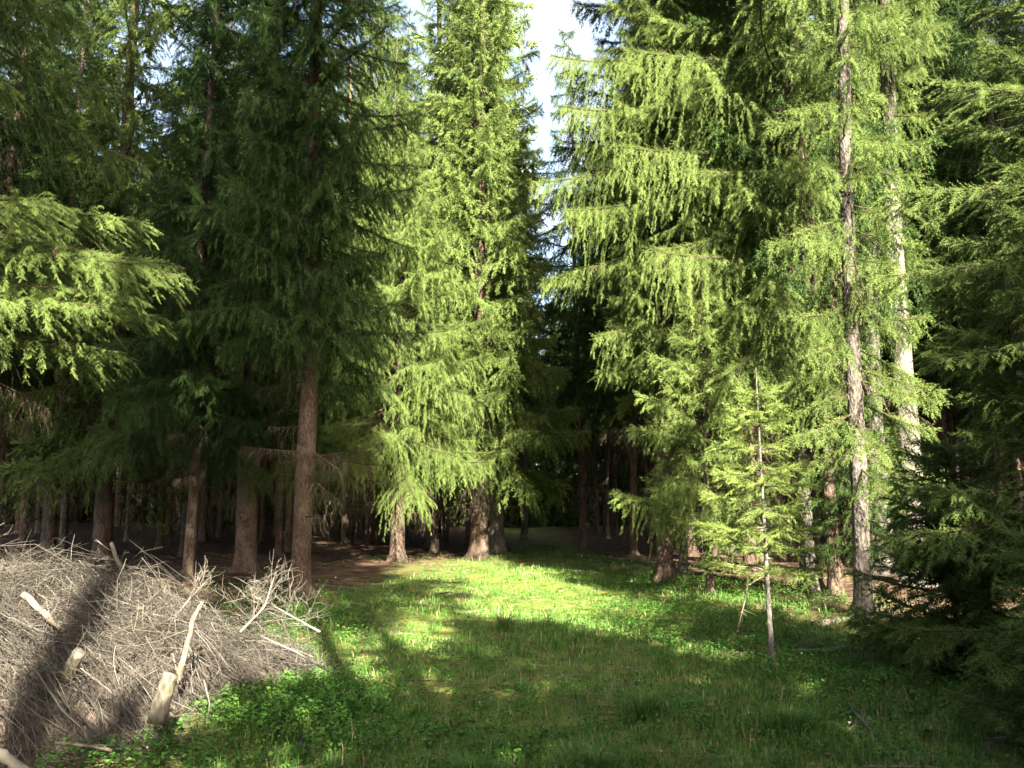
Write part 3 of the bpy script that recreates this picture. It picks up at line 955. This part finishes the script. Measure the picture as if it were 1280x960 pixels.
def copy_tree(src, loc, rz, sc, label, group):
    c = src.copy()
    COL.objects.link(c)
    c.location = loc
    c.rotation_euler = (0, 0, rz)
    c.scale = sc
    tag(c, label, 'tree', group)
    for ch in src.children:
        d = ch.copy()
        COL.objects.link(d)
        d.parent = c
    return c


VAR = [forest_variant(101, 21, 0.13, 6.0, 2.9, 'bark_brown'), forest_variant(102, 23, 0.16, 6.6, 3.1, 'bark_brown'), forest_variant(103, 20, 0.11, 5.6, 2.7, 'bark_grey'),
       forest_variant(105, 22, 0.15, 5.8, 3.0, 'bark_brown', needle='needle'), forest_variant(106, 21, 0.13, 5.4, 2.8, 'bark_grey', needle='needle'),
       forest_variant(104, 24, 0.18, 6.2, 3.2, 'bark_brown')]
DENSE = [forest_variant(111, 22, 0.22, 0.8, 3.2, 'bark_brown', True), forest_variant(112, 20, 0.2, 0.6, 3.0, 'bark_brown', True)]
used = set()


def put(src, x, y, rz, s, label, group):
    sc = (s, s, s)
    loc = (x, y, float(hgt(x, y)) - 0.02)
    if src.name not in used:
        used.add(src.name)
        src.location, src.rotation_euler, src.scale = loc, (0, 0, rz), sc
        tag(src, label, 'tree', group)
        return src
    return copy_tree(src, loc, rz, sc, label, group)


# singled-out slim trunks near the right of the ride
for i, (p, d, v, s, lb) in enumerate([
        (848, 21, 2, 0.95, 'slim sunlit trunk just right of the drooping ride-edge spruce'),
        (886, 25, 0, 0.85, 'slim brown trunk seen through the broad young spruce'),
        (909, 28, 2, 0.9, 'thin pale trunk left of the sapling, deep in the right wood'),
        (944, 26, 5, 0.75, 'brown trunk directly behind the sapling stem'),
        (1032, 16.4, 0, 0.95, 'mossy slim trunk between the sapling and the short-boughed slim grey trunk'),
        (1172, 24, 5, 0.8, 'straight trunk in shade right of the tall pale grey trunk'),
        (1236, 26, 1, 0.85, 'trunk half hidden by the right-edge young spruce'),
        (44, 30, 1, 0.9, 'farther trunk seen left of the patchy trunk over the brush pile'),
        (210, 31, 0, 0.9, 'thin trunk catching sun between the patchy and the thick dark trunk'),
        (252, 27, 2, 1.0, 'slender trunk just left of the thick dark trunk'),
        (446, 36, 1, 0.8, 'slender dark trunk right of the straight red-footed trunk')]):
    put(VAR[v], px(p, d), d, i * 1.3, s, lb, None)

pts = []
r_ = np.random.default_rng(77)
keepout = [(px(826, 18.7), 18.7), (px(1003, 16.9), 16.9), (px(1064, 12.9), 12.9), (px(1131, 18), 18), (px(1094, 20), 20), (px(600, 27), 27), (px(622, 29.5), 29.5), (px(500, 24.5), 24.5),
           (px(384, 15.4), 15.4), (px(316, 20.8), 20.8), (px(141, 24), 24), (px(246, 19.5), 19.5)]
tries = 0
while len(pts) < 185 and tries < 60000:
    tries += 1
    y = r_.uniform(19, 62)
    x = r_.uniform(-0.75, 0.75) * y
    col = 640 + x / y * F_PX
    if 596 < col < 716 and y < 58:           # the ride stays open
        continue
    if (560 < col < 780 and y < 27) or (395 < col < 490 and y < 34) or (120 < col < 395 and y < 27):
        continue
    if any((x - a) ** 2 + (y - b) ** 2 < 1.7 ** 2 for a, b in pts + keepout):
        continue
    pts.append((x, y))
for i, (x, y) in enumerate(pts):
    col = 640 + x / y * F_PX
    lab, grp = (('slim dark trunk standing deep in the shaded wood on the left', 'trunks deep in the left wood') if col < 640 else
                ('slim dark trunk standing deep in the shaded wood on the right', 'trunks deep in the right wood'))
    put(VAR[3 + i % 2] if 410 < col < 640 else VAR[(0, 1, 2, 5)[i % 4]], x, y, r_.uniform(0, TAU), r_.uniform(0.8, 1.15), lab, grp)  # centre-left crowns in the lit needle colour, others in the shade-darkened copy
n = 0
for i in range(96):
    y = r_.uniform(60, 70) if i % 2 else r_.uniform(74, 90)
    x = (-0.8 + 1.6 * (i + r_.uniform(0.1, 0.9)) / 96) * y
    put(DENSE[i % 2], x, y, r_.uniform(0, TAU), r_.uniform(0.8, 1.05), 'dense spruce closing off the wood far behind the trunks', 'far dense spruces')

# --- unseen trees behind the camera, placed and sized to shade the clearing: tall trees to the left, lower ones to the right
BACK_TALL = [forest_variant(121, 31, 0.15, 15.8, 2.7, 'bark_brown', True), forest_variant(122, 29, 0.16, 12.3, 2.6, 'bark_brown', True)]
BACK_LOW = [forest_variant(123, 11.5, 0.12, 0.8, 2.1, 'bark_brown', True), forest_variant(124, 7.4, 0.09, 0.6, 1.5, 'bark_brown', True)]
back = [(-2.5, -4.2, BACK_TALL[0], 1.12), (3.4, -6.5, BACK_TALL[0], 1.0), (-4.3, -5.0, BACK_TALL[0], 1.17), (-5.8, -4.4, BACK_TALL[0], 1.12), (-7.9, -5.2, BACK_TALL[0], 1.15), (0.5, -6.6, BACK_TALL[0], 1.12), (2.0, -4.4, BACK_TALL[1], 1.0), (-9.0, -3.0, BACK_TALL[1], 1.05),
        (1.3, -3.4, BACK_LOW[1], 1.08), (0.3, -3.7, BACK_LOW[1], 0.98), (2.1, -2.9, BACK_LOW[1], 1.0), (2.9, -3.7, BACK_LOW[1], 1.3), (4.1, -3.8, BACK_LOW[0], 1.0), (6.5, -3.4, BACK_LOW[0], 0.76), (5.8, -3.0, BACK_LOW[1], 1.18), (5.2, -3.7, BACK_LOW[0], 0.90), (7.3, -4.2, BACK_LOW[0], 1.06), (8.3, -4.6, BACK_LOW[0], 1.12), (10.0, -4.0, BACK_LOW[0], 1.1), (5.3, -6.2, BACK_LOW[0], 1.12)]
for k in range(11):                                    # unseen row added farther back against sky light, kept below the sunlight
    back.append((-22 + 4.4 * k, -13.5 - 1.3 * (k % 2), BACK_LOW[0], 0.85))
for k in range(7):                                     # unseen trees added on either side to cut sky light and sun
    back.append((-10.5 - 1.5 * (k % 2), -3 + 2.3 * k, DENSE[k % 2], 1.0))
    back.append((17.5 - 0.3 * k + 1.5 * (k % 2), -3 + 2.3 * k, DENSE[k % 2], 1.25))
for k in range(8):  # second unseen row, placed to shade the right background
    back.append((21.5 + 2.5 * (k % 2), -4 + 2.9 * k, DENSE[k % 2], 1.2))
for (bx, by, src, s) in back:
    tall = src in BACK_TALL or src in DENSE
    put(src, bx, by, bx, s, 'unseen tall spruce around and behind the viewpoint, placed for its shade' if tall else 'unseen low dense spruce placed behind the viewpoint to shade the near grass',
        'unseen tall spruces around the viewpoint' if tall else 'unseen low spruces behind the viewpoint')


# ================================================================== BRUSH PILE AND DEAD WOOD
def brush_pile():
    r = np.random.default_rng(71)
    root = bpy.data.objects.new('brush_pile', None)
    root.location = (0, 0, 0)
    COL.objects.link(root)
    tag(root, 'big heap of dry grey brown branches in the lower left', 'brush pile')
    xs = np.arange(-8.9, -1.4, 0.1)
    ys = np.arange(3.6, 11.8, 0.1)
    X, Y = np.meshgrid(xs, ys)
    Hh = pile_h(X, Y)
    Z = hgt(X, Y) + Hh * 0.93 - 0.05 + 0.035 * np.sin(X * 7 + Y * 3) * np.sin(Y * 9) * (Hh > 0.1) + r.normal(0, 0.015, X.shape)
    i = np.arange(X.size).reshape(X.shape)
    f = np.stack((i[:-1, :-1], i[:-1, 1:], i[1:, 1:], i[1:, :-1]), -1).reshape(-1, 4)
    keep = (Hh.ravel()[f] > 0.03).any(1)
    m, n, l, b = mat('pile_core')
    nz = noise(n, l, 14, 5, 0.7)
    tc = n.new('ShaderNodeTexCoord')
    l.new(tc.outputs['Object'], nz.inputs['Vector'])
    rp = ramp(n, [(0.35, (0.018, 0.012, 0.008)), (0.6, (0.07, 0.048, 0.032)), (0.8, (0.14, 0.10, 0.07))])
    l.new(nz.outputs['Fac'], rp.inputs[0]); l.new(rp.outputs[0], b.inputs['Base Color'])
    b.inputs['Roughness'].default_value = 1
    fk = f[keep]
    ids, inv = np.unique(fk.ravel(), return_inverse=True)
    me = raw_mesh('pile_core', np.stack((X, Y, Z), -1).reshape(-1, 3)[ids], inv, 4, mats=[m])
    link('litter_core', me, root)
    # the sticks: laid roughly down the slope towards the camera and the right, each one bent
    g = Geo()
    N = 17000
    x = r.uniform(-8.6, -1.5, N)
    y = r.uniform(4.0, 11.4, N)
    k = pile_h(x, y) > 0.04
    x, y = x[k], y[k]
    N = len(x)
    flow = -0.55 + 0.9 * np.sin(x * 0.9 + 1.2) * np.cos(y * 0.8) + r.normal(0, 0.55, N)
    wild = r.random(N) < 0.22
    flow = np.where(wild, r.uniform(0, TAU, N), flow)
    ln = r.gamma(3, 0.17, N) + 0.12
    cv = r.normal(0, 1.1, N)
    K = 5
    s = np.linspace(-0.5, 0.5, K)
    an = flow[:, None] + cv[:, None] * s[None]
    stepx = np.cos(an) * ln[:, None] / (K - 1)
    stepy = np.sin(an) * ln[:, None] / (K - 1)
    PX = x[:, None] + np.cumsum(stepx, 1) - stepx.sum(1)[:, None] / 2
    PY = y[:, None] + np.cumsum(stepy, 1) - stepy.sum(1)[:, None] / 2
    lift = r.gamma(1.6, 0.045, N)
    tilt = r.normal(0, 0.2, N) + 0.6 * (r.random(N) < 0.08)
    PZ = hgt(PX, PY) + pile_h(PX, PY) + (lift - 0.05)[:, None] + tilt[:, None] * ln[:, None] * s[None]
    PZ = np.maximum(PZ, hgt(PX, PY) + 0.01)
    wd = np.where(r.random(N) < 0.05, r.uniform(0.006, 0.012, N), r.uniform(0.0018, 0.0042, N))
    tn = np.clip(r.normal(0.5, 0.22, N), 0, 1)
    P = np.stack((PX, PY, PZ), -1)
    ribbons(g, P, wd, tn, cross=True)
    # side twiglets
    rep = np.repeat(np.arange(N), 3)
    kk = r.integers(0, K - 1, len(rep))
    S = P[rep, kk]
    T = unit(P[rep, kk + 1] - P[rep, kk])
    D = unit(T + r.normal(0, 0.65, T.shape) * [1, 1, 0.55] + [0, 0, 0.12])
    l2 = (0.08 + 0.22 * r.random(len(rep)))[:, None]
    Q = np.stack((S, S + D * l2 * 0.5 + r.normal(0, 0.012, S.shape), S + D * l2 + r.normal(0, 0.02, S.shape)), 1)
    ribbons(g, Q, r.uniform(0.0014, 0.0028, len(rep)), np.clip(tn[rep] + r.normal(0, 0.1, len(rep)), 0, 1), cross=False)
    o = link('twigs', g.mesh('pile_twigs', M['brush']), root)
    tag(o, kind='stuff')
    STAT.append(('pile', g.tris(), 0, 0))


brush_pile()


def stick(name, pts, r0, r1, label, cat, m='brush', twigs=0, sides=7, tint=0.7, seed=3, tw=0.18, jag=0.0, twdown=0.0):
    r = np.random.default_rng(seed)
    pts = np.asarray(pts, float)
    o_ = pts[0].copy()
    root = bpy.data.objects.new(name, None) if twigs else None
    g = Geo()
    loc = pts - o_
    t = np.linspace(0, 1, len(loc))
    tt = np.linspace(0, 1, max(7, len(loc) * 3))
    sm = np.stack([np.interp(tt, t, loc[:, i]) for i in range(3)], 1)
    sm += r.normal(0, 0.15 * r0 if r0 < 0.04 else 0.03 * r0, sm.shape)
    tube(g, sm, np.interp(tt, [0, 1], [r0, r1]), sides, tint, wob=0.07 if r0 < 0.04 else 0.025, r=r)
    if jag:                                     # splintered end
        e, d = sm[-1], unit(sm[-1] - sm[-2])
        for k in range(6):
            q = e + r.normal(0, r1 * 0.5, 3)
            tube(g, [q - d * 0.02, q + d * jag * r.uniform(0.3, 1)], [r1 * 0.4, r1 * 0.06], 5, tint)
    me = g.mesh(name, M[m])
    if not twigs:
        o = link(name, me, None, o_)
        tag(o, label, cat)
        return o
    root.location = o_
    COL.objects.link(root)
    tag(root, label, cat)
    link('limb', me, root)
    g2 = Geo()
    P = []
    for k in range(twigs):
        u = r.uniform(0.1, 1)
        s = np.array([np.interp(u, tt, sm[:, i]) for i in range(3)])
        d = unit(sm[-1] - sm[0])
        w = unit(d * r.uniform(0.2, 1.0) + r.normal(0, 0.75, 3) - np.array((0, 0, twdown)))
        l = tw * r.uniform(0.5, 1.5) * (1.2 - 0.6 * u)
        m1 = s + w * l * 0.5
        e = m1 + unit(w + r.normal(0, 0.35, 3)) * l * 0.55
        P.append((s, m1, e))
        for j in range(3):
            s2 = m1 + (e - m1) * r.uniform(-0.4, 0.8)
            w2 = unit(w + r.normal(0, 0.6, 3))
            P.append((s2, s2 + w2 * l * 0.2, s2 + unit(w2 + r.normal(0, 0.3, 3)) * l * 0.42))
    ribbons(g2, np.array(P), np.full(len(P), 0.0026), r.uniform(0.5, 1, len(P)), cross=True)
    tw_o = link('twigs', g2.mesh(name + '_twigs', M[m]), root)
    return root


stick('log', [at(196, 905, 5.95), at(203, 872, 5.98), at(214, 842, 6.0)], 0.062, 0.05, 'short mossy grey log end sticking out of the brush pile at its grassy edge', 'log', 'mossy', sides=14, seed=4)
stick('log', [at(82, 850, 6.3), at(90, 833, 6.25), at(99, 814, 6.2)], 0.052, 0.04, 'small yellowish split log end poking out of the pile, left of the mossy one', 'log', 'mossy', sides=10, seed=5)
stick('broken_branch', [at(222, 850, 6.7), at(234, 805, 6.75), at(240, 780, 6.75), at(250, 757, 6.8)], 0.024, 0.017, 'stout pale broken branch standing upright in the brush pile', 'branch', 'wood', twigs=0, seed=6, jag=0.05)
stick('broken_branch', [at(166, 755, 9.2), at(153, 715, 9.2), at(139, 677, 9.25)], 0.034, 0.020, 'grey stick leaning up from the top of the brush pile before the patchy trunk', 'branch', 'brush', twigs=7, seed=7, tw=0.3)
stick('dead_branch', [at(70, 928, 5.0), at(105, 932, 4.95), at(141, 938, 4.9)], 0.009, 0.007, 'thin bleached white stick lying on the front of the brush pile', 'branch', 'wood', seed=8)
stick('dead_branch', [at(30, 742, 7.0), at(55, 768, 6.9), at(80, 790, 6.8)], 0.03, 0.02, 'thick brownish limb half buried in the upper brush pile', 'branch', 'wood', seed=9)
stick('dead_branch', [at(-10, 940, 4.5), at(15, 950, 4.5), at(40, 972, 4.5)], 0.03, 0.026, 'smooth grey limb at the lower left corner of the brush pile', 'branch', 'brush', seed=10)
stick('dead_branch', [at(400, 790, 8.9), at(350, 762, 9.3), at(318, 745, 9.6)], 0.012, 0.007, 'dry bleached spruce top with bare bushy twigs in front of the red-footed trunk', 'branch', 'brush', twigs=60, seed=11, tw=0.36, tint=0.9)
stick('dead_branch', [at(300, 790, 8.4), at(330, 760, 8.8), at(345, 715, 9.2)], 0.011, 0.005, 'dry branch with upward bare twigs at the back end of the brush pile', 'branch', 'brush', twigs=45, seed=12, tw=0.36, tint=0.9)
stick('dead_branch', [at(215, 775, 8.4), at(240, 745, 8.6), at(262, 722, 8.8)], 0.011, 0.005, 'small twiggy branch on the crest of the brush pile right of the grey stick', 'branch', 'brush', twigs=26, seed=13, tw=0.28)
stick('dead_branch', [at(410, 838, 7.6), at(370, 815, 7.9), at(325, 795, 8.2)], 0.012, 0.008, 'pale stick lying from the pile into the sunlit grass', 'branch', 'brush', twigs=10, seed=14, tw=0.2, tint=0.95)
stick('dead_branch', [at(255, 850, 6.6), at(262, 880, 6.5), at(258, 905, 6.4)], 0.006, 0.004, 'thin grey twig hanging down the front of the pile beside the mossy log', 'branch', 'brush', seed=15)


def gp(p, q, z=0.04):
    r = ray(p, q)
    k = (z - EYE) / r[2]
    a = np.array((0, 0, EYE)) + r * k
    a[2] = float(hgt(a[0], a[1])) + z
    return a


stick('fallen_log', [gp(990, 808), gp(1050, 808), gp(1116, 809)], 0.035, 0.022, 'thin fallen log lying level in the dark grass right of the sapling', 'log', 'wood', seed=16)
stick('fallen_log', [gp(1015, 776), gp(1065, 774), gp(1112, 768)], 0.05, 0.035, 'grey fallen log at the foot of the short-boughed slim grey trunk', 'log', 'mossy', seed=17)
stick('dead_branch', [gp(1062, 885), gp(1085, 908), gp(1108, 930), gp(1130, 950)], 0.014, 0.006, 'bent pale branch lying in the shaded grass at the lower right', 'branch', 'brush', twigs=12, seed=18, tw=0.16)
stick('dead_branch', [gp(940, 848), gp(960, 854), gp(972, 864)], 0.006, 0.004, 'thin bleached twig lying in the grass below the sapling', 'branch', 'brush', seed=19)
stick('dead_branch', [gp(375, 925), gp(388, 945), gp(398, 968)], 0.012, 0.009, 'dark stick lying in the herbs at the front of the ride', 'branch', 'brush', seed=20, tint=0.2)
stick('dead_branch', [gp(546, 915), gp(565, 898), gp(575, 890)], 0.007, 0.004, 'short brown twig lying on the mossy patch in the foreground', 'branch', 'brush', seed=21, tint=0.3)
stick('dead_branch', [gp(545, 740), gp(562, 738, 0.12), gp(590, 742)], 0.014, 0.008, 'heap of dry twigs at the left corner of the sunlit ride', 'branch', 'brush', twigs=30, seed=22, tw=0.45)

for s in STAT:
    print('STAT', s)
print('TOTAL tris', sum(sum(s[1:]) for s in STAT))
